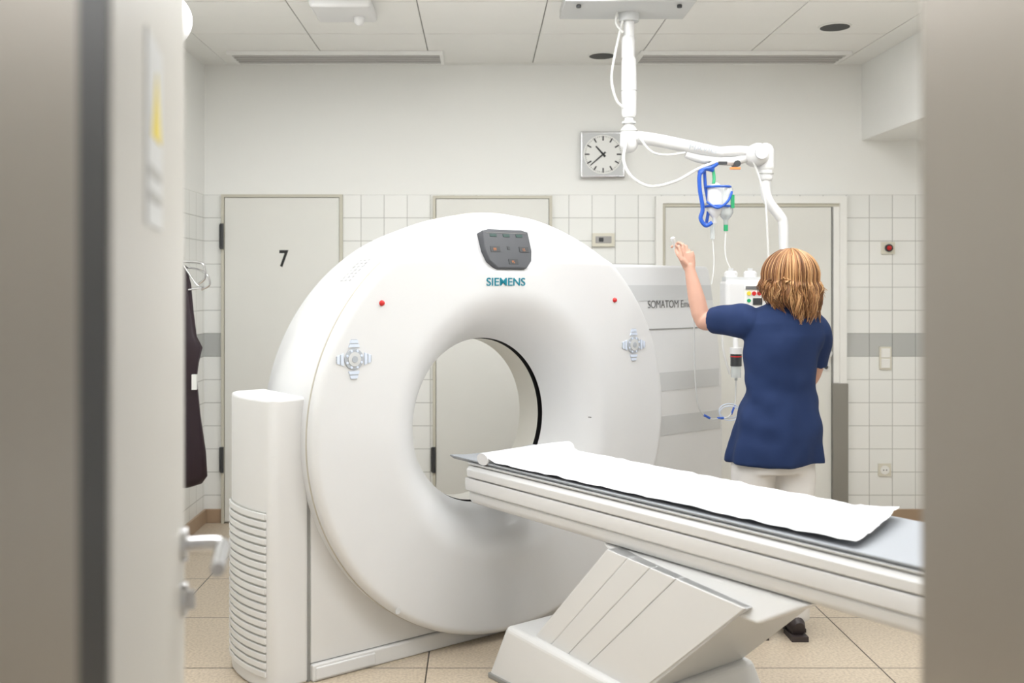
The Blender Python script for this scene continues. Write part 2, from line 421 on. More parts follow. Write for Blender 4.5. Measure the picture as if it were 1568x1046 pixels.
# lower cover with concave top under the ring
v = []; n = 60
for i in range(n+1):
    u = -.872+1.744*i/n
    zt = CZ-math.sqrt(max(0, .862**2-u*u))*.94 if abs(u) < .862 else CZ
    zt = max(zt, .078)
    for y in (.1, .5):
        v += [(u, y, .07), (u, y, zt)]
f = []
for i in range(n):
    a = i*4; b = a+4
    f += [(a, b, b+1, a+1), (a+2, a+3, b+3, b+2), (a+1, b+1, b+3, a+3), (a, a+2, b+2, b)]
f += [(0, 1, 3, 2), (n*4, n*4+2, n*4+3, n*4+1)]
MB().raw(v, f, M_white2).obj('lower_cover', ct, False, True, angle=30)
p = MB(); p.box((-.872, 1.1), (.085, .55), (0.0, .066), M_white2); p.obj('plinth', ct, False, False, .008)
p = MB(); p.box((-.872, 1.1), (.105, .5), (.06, .075), M_seam); p.obj('plinth_joint', ct, False, False)
p = MB(); p.box((-.86, -.60), (.080, .09), (.008, .055), M_white); p.box((.02, .30), (.078, .09), (.006, .055), M_white); p.obj('plinth_plates', ct, False, False, .006)
# left electronics column with louvres
foot = [(-.877, .48), (-.877, .1), (-1.0, .094), (-1.025, .098), (-1.04, .115), (-1.052, .16), (-1.062, .22), (-1.065, .28), (-1.062, .34), (-1.052, .40), (-1.035, .45), (-1.0, .48)]
foot = [(x-.006, y) for x, y in foot]
MB().prism(foot, 0.0, 1.075, M_white2).obj('side_column', ct, False, True, .012, 4, 40)
MB().box((-.884, -.871), (.106, .45), (0.0, .90), M_seam).obj('column_joint', ct, False, False)
side = foot[4:11]
def offs(d, z):
    out = []
    for i, p in enumerate(side):
        a = Vector(side[max(i-1, 0)]); b = Vector(side[min(i+1, len(side)-1)]); t = (b-a).normalized()
        nrm = Vector((-t.y, t.x))
        if nrm.x > 0: nrm = -nrm
        q = Vector(p)+nrm*d; out.append((q.x, q.y, z))
    return out
lv = MB()
def strip(d0, d1, z0, z1, m):
    A = offs(d0, z0); B = offs(d1, z0); C = offs(d1, z1); D = offs(d0, z1); n = len(A)
    v = A+B+C+D; f = []
    for i in range(n-1):
        f += [(i, i+1, n+i+1, n+i), (n+i, n+i+1, 2*n+i+1, 2*n+i), (2*n+i, 2*n+i+1, 3*n+i+1, 3*n+i), (3*n+i, 3*n+i+1, i+1, i)]
    f += [(0, n, 2*n, 3*n), (n-1, 2*n-1, 3*n-1, 4*n-1)]
    lv.raw(v, f, m)
strip(-.002, .002, .05, .66, M_slot)  # grey backing puts the shadow of the slots into the colour
for i in range(20):
    z = .052+i*.0305
    strip(-.001, .009, z, z+.022, M_white2)
lv.obj('louvres', ct, False, True, .002, 2)
# shell ventilation slots, upper left
vs = MB()
for i in range(7):
    a = math.radians(130+i*1.25)
    for k in range(3):
        y0 = .15+k*.035
        X0, Z0 = ringpt(.9378, a)
        c0 = Vector((X0, y0, Z0)); t = Vector((-math.sin(a), 0, math.cos(a)))*.005; n_ = Vector((math.cos(a), 0, math.sin(a)))*.002
        vs.raw([c0-t+n_, c0+t+n_, c0+t+n_+Vector((0, .022, 0)), c0-t+n_+Vector((0, .022, 0))], [(0, 1, 2, 3)], M_vent)
vs.obj('shell_vents', ct, False, False)
# right wing
wing = [(.70, .066), (1.69, .066), (1.69, .80), (1.685, 1.0), (1.66, 1.18), (1.62, 1.38), (1.578, 1.575), (1.56, 1.595), (.70, 1.60)]
MB().prism(wing, .25, .52, M_white, 'y').obj('side_wing', ct, False, False, .015, 4)
MB().box((1.1, 1.69), (.25, .52), (0.0, .064), M_white2).obj('wing_plinth', ct, False, False, .008)
s = MB()
for z0, z1, m in ((1.415, 1.495, M_stripe), (.95, 1.045, M_stripe), (.72, .82, M_stripe)):
    def ur(z): return 1.69-.012 if z < .9 else (1.66+(1.18-z)*.2 if z > 1.1 else 1.665)
    s.prism([(.80, z0), (ur(z0)-.012, z0), (ur(z1)-.012, z1), (.80, z1)], .2475, .2515, m, 'y')
s.box((.80, 1.635), (.2472, .2515), (1.266, 1.272), M_seam)
s.obj('wing_stripes', ct, False, False)
text('wing_lettering', 'SOMATOM Emotion', .056, (1.10, .2465, 1.395), M_gtext, ct, False, .84, .0004, -.0002)
# display, tilted with the visor
TA = .29; DZ = 1.566
def disp_pt(x, z, d=0):   # point on display front plane
    return (x, (z-DZ)*math.sin(TA)-.004-d, DZ+(z-DZ)*math.cos(TA))
d = MB(); sh = [(-.106, .166), (-.07, .174), (.107, .174), (.143, .166), (.145, .08), (.133, .034), (.098, 0), (-.058, 0), (-.096, .034), (-.108, .08)]
d.prism(sh, -.004, .05, M_disp, 'y'); o = d.obj('display', ct, False, False, .005); o.location = (0, 0, DZ); o.rotation_euler = (-TA, 0, 0)
d = MB()
for x0, x1, z0, z1, m in ((-.070, -.035, .139, .151, M_greenled), (.000, .035, .139, .151, M_greenled), (.070, .105, .139, .151, M_greenled),
                         (-.080, -.030, .072, .096, M_dark), (.075, .125, .072, .096, M_dark), (.005, .055, .018, .040, M_dark), (.010, .024, .082, .096, M_dark), (-.09, .128, .156, .1572, M_seam)):
    d.box((x0, x1), (-.0058, -.003), (z0, z1), m)
o = d.obj('display_windows', ct, False, False); o.location = (0, 0, DZ); o.rotation_euler = (-TA, 0, 0)
for nm, tx_, x, z in (('readout_angle', '00', -.066, .084), ('readout_feed', '15', .090, .084), ('readout_height', '95', .020, .029)):
    text(nm, tx_, .018, disp_pt(x, DZ+z, .0025), M_orange, ct, False, .9, .0003, -.0004, 'LEFT', (pi/2-TA, 0, 0))
text('logo_lettering', 'SIEMENS', .047, (-.014, -.0022, 1.508), M_teal, ct, False, 1.2, .001, .0003, 'CENTER')
# laser dots, control pads
b = MB()
for sx in (-1, 1):
    u = .622*sx; b.rounded([(u, -.001, 1.427), (u, -.003, 1.427)], [.0115, .0105], M_red, 20)
b.tube([(-.55, 0, .23), (-.55, -.003, .23)], .012, M_lgrey, 20)
b.obj('laser_windows', ct)
b = MB()
for sx in (-1, 1):
    u = .745*sx; z = 1.217
    b.cyl((u, .004, z), (u, -.006, z), .040, M_btn, 32); b.cyl((u, -.006, z), (u, -.009, z), .027, M_lgrey, 32); b.cyl((u, -.009, z), (u, -.011, z), .013, M_btn, 24)
    for q in range(8):
        a = 2*pi*q/8+pi/8; b.cyl((u+.033*math.cos(a), -.004, z+.033*math.sin(a)), (u+.033*math.cos(a), -.0085, z+.033*math.sin(a)), .005, M_btnb, 10)
    for q in range(4):
        a = pi/2*q; ca, sa = math.cos(a), math.sin(a)
        for (rr, w0, h0, mm) in ((.051, .024, .006, M_btnb), (.067, .018, .006, M_btnb), (.059, .020, .0015, M_btn), (.074, .014, .001, M_btn)):
            P = []
            for (l, w_) in ((-h0, -w0), (h0, -w0*.8), (h0, w0*.8), (-h0, w0)):
                P.append((u+ca*(rr+l)-sa*w_, z+sa*(rr+l)+ca*w_))
            b.prism(P, -.005, .003, mm, 'y')
b.obj('control_pads', ct, False, False, .001, 2)
MB().tube([(.47, .012, .90), (.485, .010, .898)], .002, M_black, 6).obj('scuff_mark', ct)

# ------------------------------------------------------------------ patient table (same frame)
tb = group('patient_table', (.115, 4.2, 0), TH)
def sweep(name, sec, y0, y1, m, bevel=.006, bseg=3):
    return MB().prism(sec, y0, y1, m, 'y').obj(name, tb, False, True, bevel, bseg, 40)
def sym(h): return [(-x, z) for x, z in h]+[(x, z) for x, z in h[::-1]]
Y0, Y1 = -.02, -2.35
sweep('lower_shell', sym([(.16, .600), (.198, .606), (.214, .624), (.217, .656)]), Y0, Y1, M_tabw, .008)
sweep('middle_shell', sym([(.217, .6575), (.229, .664), (.233, .69), (.231, .7145)]), Y0+.005, Y1-.005, M_tabw, .003)
sweep('upper_shell', sym([(.224, .7165), (.234, .722), (.236, .75), (.222, .765), (.18, .768)]), Y0-.01, Y1-.005, M_tabw, .003)
sweep('shell_joint', sym([(.212, .64), (.212, .76)]), Y0-.02, Y1, M_lgrey, 0)
tray = sym([(.17, .768), (.205, .772), (.226, .786), (.226, .791), (.20, .790), (.15, .785), (.07, .782)])
sweep('cradle', tray, .10, -2.25, M_pad, .002)
sweep('cradle_edge', sym([(.18, .7665), (.228, .770), (.230, .777), (.18, .778)]), -.03, -2.3, M_lgrey, .001, 1)
# head cushion under the paper
hc = MB(); hc.tube([(-.230, -.13, .803), (-.12, -.13, .806), (.1, -.13, .810), (.230, -.13, .808)], [(.036, .024)]*4, M_paper, 20, 5)
hc.obj('paper_roll', tb, False, True)
# paper cover, lightly creased
nx, ny = 48, 190; v = []
for j in range(ny+1):
    tt = j/ny
    y = -.12-1.56*tt
    for i in range(nx+1):
        s_ = -1+2*i/nx
        u = (.227-.016*tt)*s_*(1+.02*noise.noise(Vector((0, y*4, 3))))
        yy = y - .12*tt**6*(-s_*.5+.2)
        n1 = noise.noise(Vector((u*7+y*2.5, y*3.5, 1))); n2_ = noise.noise(Vector((u*14-y*6, y*8, 7)))
        h = .794+.015*(1-abs(n1)*2.4 if abs(n1) < .12 else .72)*(.4+.6*tt)+.007*abs(n2_)
        if j < 10: h += .026*(1-j/10)
        if tt > .90: h += .022*(tt-.90)/.10*(.4+.6*s_*s_)*(1 if s_ > 0 else .25)
        v.append((u, yy, h))
f = [(j*(nx+1)+i, j*(nx+1)+i+1, (j+1)*(nx+1)+i+1, (j+1)*(nx+1)+i) for j in range(ny) for i in range(nx)]
o = MB().raw(v, f, M_paper).obj('paper_sheet', tb, False, True, angle=80)
# pedestal: base, leaning lift cover with fine panel joints, bracket
def hexa(mb, bot, top, m):  # bot/top lists of 4 (x,y,z)
    return mb.raw(bot+top, [(0, 1, 2, 3), (4, 7, 6, 5), (0, 4, 5, 1), (1, 5, 6, 2), (2, 6, 7, 3), (3, 7, 4, 0)], m)
p = MB(); hexa(p, [(-.305, -.26, 0), (.305, -.26, 0), (.305, -1.12, 0), (-.305, -1.12, 0)], [(-.285, -.35, .215), (.285, -.35, .215), (.285, -1.05, .17), (-.285, -1.05, .17)], M_white2)
p.obj('base', tb, False, False, .02, 4)
p = MB(); p.box((-.31, .31), (-1.13, -.27), (0, .02), M_seam); p.obj('base_skirt', tb, False, False, .004)
def slab(mb, a0, a1, w_, m, zb=.19, zt=.605):
    yb = [-.44-.56*a for a in (a0, a1)]; yt = [-.86-.58*a for a in (a0, a1)]; z_ = [zt-.05*a for a in (a0, a1)]
    hexa(mb, [(-w_, yb[0], zb), (w_, yb[0], zb), (w_, yb[1], zb), (-w_, yb[1], zb)], [(-w_, yt[0], z_[0]), (w_, yt[0], z_[0]), (w_, yt[1], z_[1]), (-w_, yt[1], z_[1])], m)
p = MB(); slab(p, .0, 1.0, .2515, M_lgrey, .15)
p.obj('lift_core', tb, False, False, .002)
p = MB()
for a0, a1, w_ in ((.0, .165, .253), (.172, .34, .254), (.347, .53, .255), (.537, .99, .256)): slab(p, a0, a1, w_, M_white2, .16)
p.obj('lift_cover', tb, False, False, .002, 2)
p = MB(); hexa(p, [(-.245, -.96, .54), (.245, -.96, .54), (.245, -1.47, .515), (-.245, -1.47, .515)], [(-.205, -.78, .602), (.205, -.78, .602), (.205, -1.62, .602), (-.205, -1.62, .602)], M_white2)
p.obj('bracket', tb, False, False, .012, 4)
p = MB(); p.tube([(.2, -1.12, .02), (.27, -1.16, .10), (.30, -1.14, .03), (.30, -1.0, .025)], .012, M_dark, 10, 5); p.obj('base_cable', tb)
MB().cyl((-.02, -.16, 0), (-.02, -.16, .035), .035, M_white2).obj('floor_stop', tb)

# ------------------------------------------------------------------ ceiling-mounted support arm
AX, AY = .733, 4.9
e = group('medical_boom', (AX, AY, 2.88))
a = MB(); a.box((.40, 1.02), (4.68, 5.0), (2.83, 2.879), M_lgrey); a.cyl((AX, AY, 2.84), (AX, AY, 2.79), .05, M_lgrey)
a.cyl((.47, 4.74, 2.83), (.47, 4.74, 2.815), .012, M_dark); a.cyl((.95, 4.74, 2.83), (.95, 4.74, 2.815), .012, M_dark)
a.obj('ceiling_plate', e, True, True, .004)
a = MB(); a.cyl((AX, AY, 2.82), (AX, AY, 2.60), .026, M_armw); a.rounded([(AX-.004, AY, 2.70), (AX-.004, AY, 2.62)], [.033, .033], M_armw)
a.tube([(AX, AY, 2.615), (AX, AY, 2.60), (AX, AY, 2.45), (AX, AY, 2.335), (AX, AY, 2.32)], [.030, .036, .038, .036, .028], M_armw, 28)
a.cyl((AX, AY, 2.33), (AX, AY, 2.24), .022, M_armw); a.tube([(AX, AY, 2.30), (AX, AY, 2.29)], .034, M_lgrey, 24)
a.tube([(AX, AY, 2.452), (AX, AY, 2.448)], .0388, M_slot, 28); a.tube([(AX, AY, 2.255), (AX, AY, 2.25)], .044, M_slot, 28)
a.obj('column', e, True, angle=30)
a = MB(); a.rounded([(AX, AY, 2.245), (AX, AY, 2.19)], [.042, .045], M_armw, 24)
a.tube([(AX+.0, AY, 2.222), (AX+.12, AY, 2.212), (AX+.30, AY, 2.175), (AX+.46, AY, 2.145)], [(.040, .036), (.034, .032), (.036, .032), (.030, .026)], M_armw, 20, 4)
a.tube([(AX+.28, AY, 2.14), (AX+.36, AY, 2.115), (AX+.50, AY, 2.105), (AX+.60, AY, 2.125)], [.018, .022, .022, .02], M_armw, 14, 4)
a.tube([(AX+.44, AY, 2.15), (AX+.55, AY, 2.155), (AX+.62, AY, 2.145)], .026, M_armw, 18, 4)
a.rounded([(1.36, AY-.03, 2.135), (1.36, AY+.03, 2.135)], [.056, .056], M_armw, 28)
a.rounded([(1.405, AY, 2.155), (1.405, AY, 2.08)], [.04, .04], M_armw, 24)
a.tube([(1.405, AY, 2.09), (1.405, AY, 2.02), (1.405, AY, 2.01)], [.034, .036, .03], M_armw, 24)
a.tube([(1.405, AY, 2.045), (1.405, AY, 2.04)], .0385, M_slot, 24)
a.tube([(1.405, AY, 2.02), (1.405, AY, 1.955), (1.425, AY, 1.90), (1.475, AY, 1.835), (1.492, AY, 1.79), (1.495, AY, 1.62), (1.495, AY, 1.50)], [.027, .025, .025, .025, .024, .022, .024], M_armw, 20, 5)
a.obj('swing_arm', e, True, angle=45)
a = MB(); a.box((1.12, 1.21), (AY-.028, AY-.015), (2.085, 2.10), M_dark); a.box((1.225, 1.275), (AY-.03, AY-.015), (2.062, 2.072), M_orange); a.cyl((1.26, AY-.03, 2.09), (1.26, AY+.03, 2.09), .016, M_dark)
a.cyl((1.36, AY-.095, 2.135), (1.36, AY-.08, 2.135), .03, M_lgrey); a.obj('arm_details', e, True, False)
text('arm_lettering', 'MAVIG', .042, (1.02, AY-.0395, 2.172), M_btn, e, True, 1.1, .0006, -.0004, 'LEFT', (pi/2, .17, 0))
a = MB()
a.tube([(.70, AY-.02, 2.80), (.66, AY-.02, 2.62), (.645, AY-.02, 2.50), (.67, AY-.02, 2.40), (.715, AY-.02, 2.36)], .006, M_hose, 8, 8)
a.tube([(.68, AY-.03, 2.86), (.665, AY-.03, 2.78), (.70, AY-.03, 2.73)], .006, M_hose, 8, 8)
a.tube([(.715, AY-.045, 2.20), (.70, AY-.05, 2.10), (.74, AY-.06, 2.02), (.83, AY-.06, 1.975), (.95, AY-.06, 2.0), (1.06, AY-.05, 2.06), (1.16, AY-.04, 2.10)], .0075, M_hose, 8, 8)
a.tube([(.77, AY-.04, 2.23), (.83, AY-.045, 2.15), (.90, AY-.045, 2.13), (1.0, AY-.045, 2.14)], .006, M_hose, 8, 8)
a.tube([(1.33, AY-.05, 2.10), (1.36, AY-.05, 2.02), (1.39, AY-.05, 1.90), (1.40, AY-.05, 1.75), (1.41, AY-.04, 1.60)], .005, M_hose, 8, 8)
a.obj('hoses', e, True)

# IV bottle holder
e = group('infusion_bottle_holder', (1.13, 4.9, 2.06))
a = MB()
a.tube([(1.16, 4.86, 2.09), (1.13, 4.86, 2.07), (1.075, 4.85, 2.05), (1.07, 4.85, 1.97), (1.085, 4.85, 1.87), (1.075, 4.85, 1.82), (1.10, 4.85, 1.785), (1.13, 4.85, 1.80)], .010, M_blue, 10, 6)
a.tube([(1.10, 4.88, 2.06), (1.105, 4.88, 1.98), (1.12, 4.88, 1.88), (1.11, 4.88, 1.80)], .008, M_blue, 10, 6)
for z in (1.975, 1.88):
    a.tube([(1.165+.062*math.cos(t), 4.88+.05*math.sin(t), z) for t in [2*pi*i/20 for i in range(21)]], .006, M_blue, 8)
a.tube([(1.07, 4.85, 2.04), (1.10, 4.86, 2.065), (1.14, 4.87, 2.06)], .013, M_blue, 10, 4)
a.tube([(1.10, 4.83, 1.90), (1.15, 4.825, 1.87), (1.20, 4.825, 1.90), (1.225, 4.84, 1.95)], .006, M_blue, 8, 5)
a.obj('holder', e, True)
a = MB()
for x, z, r_ in ((1.15, .0, 1.1), (1.205, -.01, 1.0)):
    a.tube([(x, 4.88, 1.995+z), (x, 4.88, 1.975+z), (x, 4.88, 1.86+z), (x, 4.88, 1.84+z), (x, 4.88, 1.825+z), (x, 4.88, 1.80+z)], [.018, .034*r_, .036*r_, .026, .012, .011], M_globe if r_ > 1.05 else M_clear, 20)
a.obj('bottles', e, True, angle=50)
a = MB(); a.tube([(1.14, 4.88, 2.08), (1.145, 4.87, 2.02), (1.14, 4.86, 1.99)], .008, M_green, 8, 4); a.box((1.222, 1.238), (4.842, 4.85), (1.87, 1.935), M_green)
a.cyl((1.205, 4.88, 1.80), (1.205, 4.88, 1.76), .011, M_green, 12); a.cyl((1.14, 4.88, 1.80), (1.14, 4.88, 1.72), .011, M_clear, 12)
a.tube([(1.14, 4.88, 1.73), (1.145, 4.87, 1.60), (1.13, 4.86, 1.50)], .003, M_hose, 6, 5); a.tube([(1.205, 4.88, 1.77), (1.20, 4.87, 1.65), (1.22, 4.86, 1.58)], .003, M_hose, 6, 5)
a.obj('fittings', e, True)

# contrast injector
e = group('contrast_injector', (1.32, 4.9, 1.45))
a = MB(); a.box((1.195, 1.56), (4.84, 4.98), (1.375, 1.52), M_armw); a.obj('housing', e, True, False, .02, 4)
a = MB()
for x in (1.235, 1.33):
    a.tube([(x, 4.90, 1.51), (x, 4.90, 1.555), (x, 4.90, 1.565)], [.032, .032, .024], M_armw, 24); a.cyl((x, 4.90, 1.56), (x, 4.90, 1.578), .012, M_lgrey)
a.box((1.20, 1.38), (4.86, 4.94), (1.515, 1.535), M_lgrey)
a.obj('bottle_ports', e, True)
a = MB(); a.box((1.285, 1.375), (4.834, 4.842), (1.385, 1.50), M_clockf)
for x in (1.305, 1.33, 1.355): a.cyl((x, 4.834, 1.455), (x, 4.828, 1.455), .010, M_red if x > 1.31 else M_yellow, 16)
a.cyl((1.305, 4.834, 1.42), (1.305, 4.828, 1.42), .009, M_green, 16); a.box((1.325, 1.37), (4.829, 4.835), (1.40, 1.432), M_dark); a.box((1.29, 1.37), (4.829, 4.835), (1.475, 1.49), M_gtext); a.obj('control_panel', e, True, False)
a = MB(); a.tube([(1.25, 4.9, 1.38), (1.25, 4.88, 1.28), (1.25, 4.86, 1.17)], .014, M_armw, 12, 4); a.tube([(1.25, 4.86, 1.19), (1.25, 4.86, 1.165), (1.25, 4.86, 1.16)], .03, M_armw, 20)
a.cyl((1.25, 4.86, 1.16), (1.25, 4.86, 1.10), .027, M_dark, 20); a.cyl((1.25, 4.86, 1.10), (1.25, 4.86, 1.045), .024, M_clear, 20); a.cyl((1.25, 4.86, 1.15), (1.25, 4.86, 1.145), .0285, M_red, 20)
a.cyl((1.25, 4.86, 1.05), (1.25, 4.86, 1.03), .007, M_clear, 10); a.tube([(1.19, 4.87, 1.38), (1.185, 4.86, 1.2), (1.22, 4.86, 1.06)], .006, M_hose, 8, 5)
a.obj('syringe_unit', e, True)
a = MB()
a.tube([(.975, 4.60, 1.56), (1.0, 4.65, 1.30), (1.01, 4.68, 1.10), (1.03, 4.70, .93), (1.08, 4.72, .865), (1.15, 4.74, .86), (1.20, 4.78, .87), (1.24, 4.84, .93), (1.25, 4.86, 1.04)], .0032, M_lgrey, 8, 8)
for k_ in range(2):
    a.tube([(1.20+.05*math.cos(t), 4.78+.01*k_, .88+.035*math.sin(t)+.01*k_) for t in [2*pi*i/20 for i in range(21)]], .003, M_btnb, 6)
a.cyl((1.06, 4.715, .88), (1.09, 4.722, .864), .006, M_blue, 10); a.cyl((1.13, 4.735, .862), (1.16, 4.745, .861), .006, M_blue, 10); a.cyl((1.21, 4.79, .875), (1.235, 4.83, .91), .005, M_blue, 10)
a.obj('infusion_tubing', e, True)

# ceiling-mounted small fixtures
e = group('overhead_fixture', (-.66, 4.95, 2.88))  # plain white fixture box under the ceiling
a = MB(); a.box((-.82, -.52), (4.75, 5.06), (2.825, 2.879), M_armw); a.obj('housing', e, True, False, .02, 4)
a = MB(); a.rounded([(-.60, 4.95, 2.82), (-.60, 4.95, 2.81)], [.03, .026], M_armw); a.obj('knob', e, True)
e = group('globe_lamp', (-1.41, 4.4, 2.88))
a = MB(); a.ellip((-1.41, 4.4, 2.67), (.135, .135, .125), M_globe, 32, 20); a.tube([(-1.41, 4.4, 2.78), (-1.41, 4.4, 2.86), (-1.41, 4.4, 2.879)], [.04, .04, .06], M_armw, 24); a.obj('globe', e, True)

# ------------------------------------------------------------------ lead apron on wall hook
e = group('lead_apron', (-1.735, 5.35, 1.6))
a = MB(); a.tube([(-1.735, 5.30, 1.60), (-1.60, 5.30, 1.62), (-1.49, 5.30, 1.615), (-1.465, 5.30, 1.58), (-1.465, 5.30, 1.53), (-1.50, 5.30, 1.50)], .006, M_chrome, 10, 6)
a.tube([(-1.735, 5.36, 1.57), (-1.58, 5.36, 1.59), (-1.48, 5.36, 1.56), (-1.455, 5.36, 1.50), (-1.50, 5.36, 1.47)], .006, M_chrome, 10, 6)
a.tube([(-1.60, 5.33, 1.62), (-1.52, 5.33, 1.50), (-1.49, 5.33, 1.48), (-1.70, 5.33, 1.47), (-1.60, 5.33, 1.60)], .005, M_chrome, 8, 5)
a.box((-1.735, -1.722), (5.26, 5.42), (1.54, 1.66), M_chrome); a.obj('hooks', e, True)
secs = [(1.60, -1.64, 5.34, .06, .02), (1.50, -1.64, 5.34, .085, .03), (1.36, -1.63, 5.34, .09, .035), (1.22, -1.62, 5.34, .10, .04), (1.16, -1.605, 5.34, .118, .045), (1.08, -1.615, 5.34, .11, .04), (1.0, -1.62, 5.34, .105, .04), (.8, -1.612, 5.34, .113, .045), (.6, -1.60, 5.34, .125, .05), (.47, -1.598, 5.34, .127, .05), (.43, -1.61, 5.34, .11, .045), (.41, -1.63, 5.34, .07, .03)]
a = MB(); a.loft(secs, M_apron, 64, lambda t, z: 1+.06*math.sin(5*t+z*4)+.03*math.sin(9*t)); a.obj('apron', e, True, angle=80)
a = MB(); a.box((-1.53, -1.505), (5.28, 5.30), (.94, 1.02), M_clockf); a.obj('label', e, True, False)

# ------------------------------------------------------------------ doorway frame + open door we look past
e = group('door_frame', (0, .8, 0))
a = MB(); a.box((-.375, -.335), (YF0-.01, .833), (0, 2.14), M_jambL); a.box((-.42, -.335), (YF0-.03, YF0-.01), (0, 2.2), M_jambL)
a.box((-.46, -.42), (YF0-.03, YF0+.0), (0, 2.2), M_jambL)
a.obj('jamb_hinge_side', e, True, False, .004)
a = MB(); a.box((-.375, -.337), (.833, .902), (0, 2.14), M_black); a.obj('gasket', e, True, False)
a = MB(); a.box((.45, .50), (YF0-.01, YF1), (0, 2.14), M_steel); a.box((.45, .58), (YF0-.03, YF0-.01), (0, 2.2), M_steel); a.box((.46, .58), (YF1, YF1+.015), (0, 2.2), M_steel)
a.obj('jamb_lock_side', e, True, False, .006)
a = MB(); a.box((-.335, .45), (YF0-.01, YF1), (2.14, 2.2), M_steel); a.obj('head', e, True, False)

al = math.radians(12.0)
dr = group('door_4', (-.335, .906, 0), al)   # local +y runs along the leaf from hinge to lock edge
M_leaf = mat('entry_door_paint', (0.53, 0.515, 0.475), 0.42)
a = MB(); a.box((-.045, 0), (0.0, .80), (.008, 2.12), M_leaf); a.obj('leaf', dr, False, False, .003)
a = MB(); a.box((-.043, -.002), (.80, .803), (.01, 2.11), M_lgrey); a.obj('edge_strip', dr, False, False)
a = MB(); a.box((0, .002), (.25, .42), (1.57, 1.80), M_lgrey); a.obj('notice', dr, False, False)
a = MB(); a.prism([(.30, 1.68), (.40, 1.68), (.35, 1.765)], .002, .003, M_yellow, 'x'); a.box((.0, .003), (.27, .40), (1.60, 1.612), M_slot); a.box((.0, .003), (.27, .40), (1.63, 1.642), M_slot); a.obj('warning_symbol', dr, False, False)
a = MB(); a.cyl((0, .735, 1.075), (.010, .735, 1.075), .028, M_chrome); a.tube([(.005, .735, 1.075), (.05, .735, 1.075), (.066, .725, 1.072), (.066, .69, 1.07), (.064, .60, 1.068)], [.011, .011, .012, .012, .011], M_chrome, 16, 5)
a.cyl((0, .735, .985), (.010, .735, .985), .028, M_chrome); a.box((.01, .022), (.729, .741), (.97, 1.0), M_chrome)
a.cyl((-.045, .735, 1.075), (-.055, .735, 1.075), .028, M_chrome); a.tube([(-.05, .735, 1.075), (-.09, .735, 1.075), (-.105, .725, 1.072), (-.105, .60, 1.07)], .011, M_chrome, 14, 4)
a.obj('lever_handle', dr, False, True)

# ------------------------------------------------------------------ nurse
nu = group('nurse', (1.30, 4.27, 0))
def remesh(o, vox, sm=4, fac=.5):
    r = o.modifiers.new('remesh', 'REMESH'); r.mode = 'VOXEL'; r.voxel_size = vox; r.use_smooth_shade = True
    s_ = o.modifiers.new('smooth', 'SMOOTH'); s_.iterations = sm; s_.factor = fac
# tunic
secs = [(.735, 1.264, 4.27, .207, .145), (.76, 1.264, 4.27, .206, .146), (.82, 1.264, 4.27, .196, .146), (.90, 1.273, 4.27, .180, .138), (.97, 1.282, 4.27, .164, .126), (1.05, 1.290, 4.27, .149, .112),
        (1.12, 1.294, 4.27, .150, .112), (1.20, 1.297, 4.27, .160, .116), (1.28, 1.302, 4.27, .170, .116), (1.335, 1.306, 4.272, .172, .106), (1.37, 1.308, 4.275, .156, .090), (1.392, 1.308, 4.28, .118, .075), (1.41, 1.31, 4.285, .078, .066), (1.43, 1.312, 4.29, .064, .06)]
def fold(t, z):
    g = max(0, (1.05-z)/.3)
    wst = math.exp(-((z-1.02)/.12)**2)
    return 1+.045*g*math.sin(6*t+2+3*z)+.02*g*math.sin(11*t)+.034*wst*math.sin(44*z+3.2*t)*(.6+.4*math.sin(2*t+1))+.020*math.exp(-((z-1.25)/.1)**2)*math.sin(30*z-5*t)
T = MB()
P = []
for i in range(len(secs)-1):
    for j in range(5):
        t = j/5; P.append(tuple(secs[i][k]*(1-t)+secs[i+1][k]*t for k in range(5)))
P.append(secs[-1]); T.loft(P, M_navy, 90, fold)
T.tube([(1.20, 4.275, 1.315), (1.14, 4.29, 1.335), (1.09, 4.34, 1.342), (1.028, 4.412, 1.340)], [.066, .072, .066, .057], M_navy, 28, 4)
T.tube([(1.38, 4.275, 1.325), (1.435, 4.28, 1.332), (1.462, 4.295, 1.27), (1.458, 4.34, 1.15)], [.056, .058, .058, .057], M_navy, 28, 4)
o = T.obj('tunic', nu, True); remesh(o, .0065, 3)
tx = bpy.data.textures.new('cloth_folds', 'CLOUDS'); tx.noise_scale = .16; tx.noise_depth = 1
dm = o.modifiers.new('folds', 'DISPLACE'); dm.texture = tx; dm.strength = .030; dm.mid_level = .5; dm.texture_coords = 'LOCAL'
# trousers
T = MB()
T.loft([(.70, 1.262, 4.27, .168, .118), (.80, 1.265, 4.27, .175, .125), (.92, 1.275, 4.27, .15, .11)], M_trous, 40)
T.tube([(1.175, 4.27, .80), (1.168, 4.272, .62), (1.17, 4.275, .46), (1.178, 4.285, .25), (1.182, 4.285, .07)], [.096, .085, .072, .066, .068], M_trous, 28, 4)
T.tube([(1.345, 4.27, .80), (1.348, 4.268, .62), (1.348, 4.262, .46), (1.345, 4.27, .25), (1.342, 4.265, .07)], [.096, .085, .072, .066, .068], M_trous, 28, 4)
o = T.obj('trousers', nu, True); remesh(o, .009, 4)
dm = o.modifiers.new('folds', 'DISPLACE'); dm.texture = tx; dm.strength = .018; dm.mid_level = .5; dm.texture_coords = 'LOCAL'
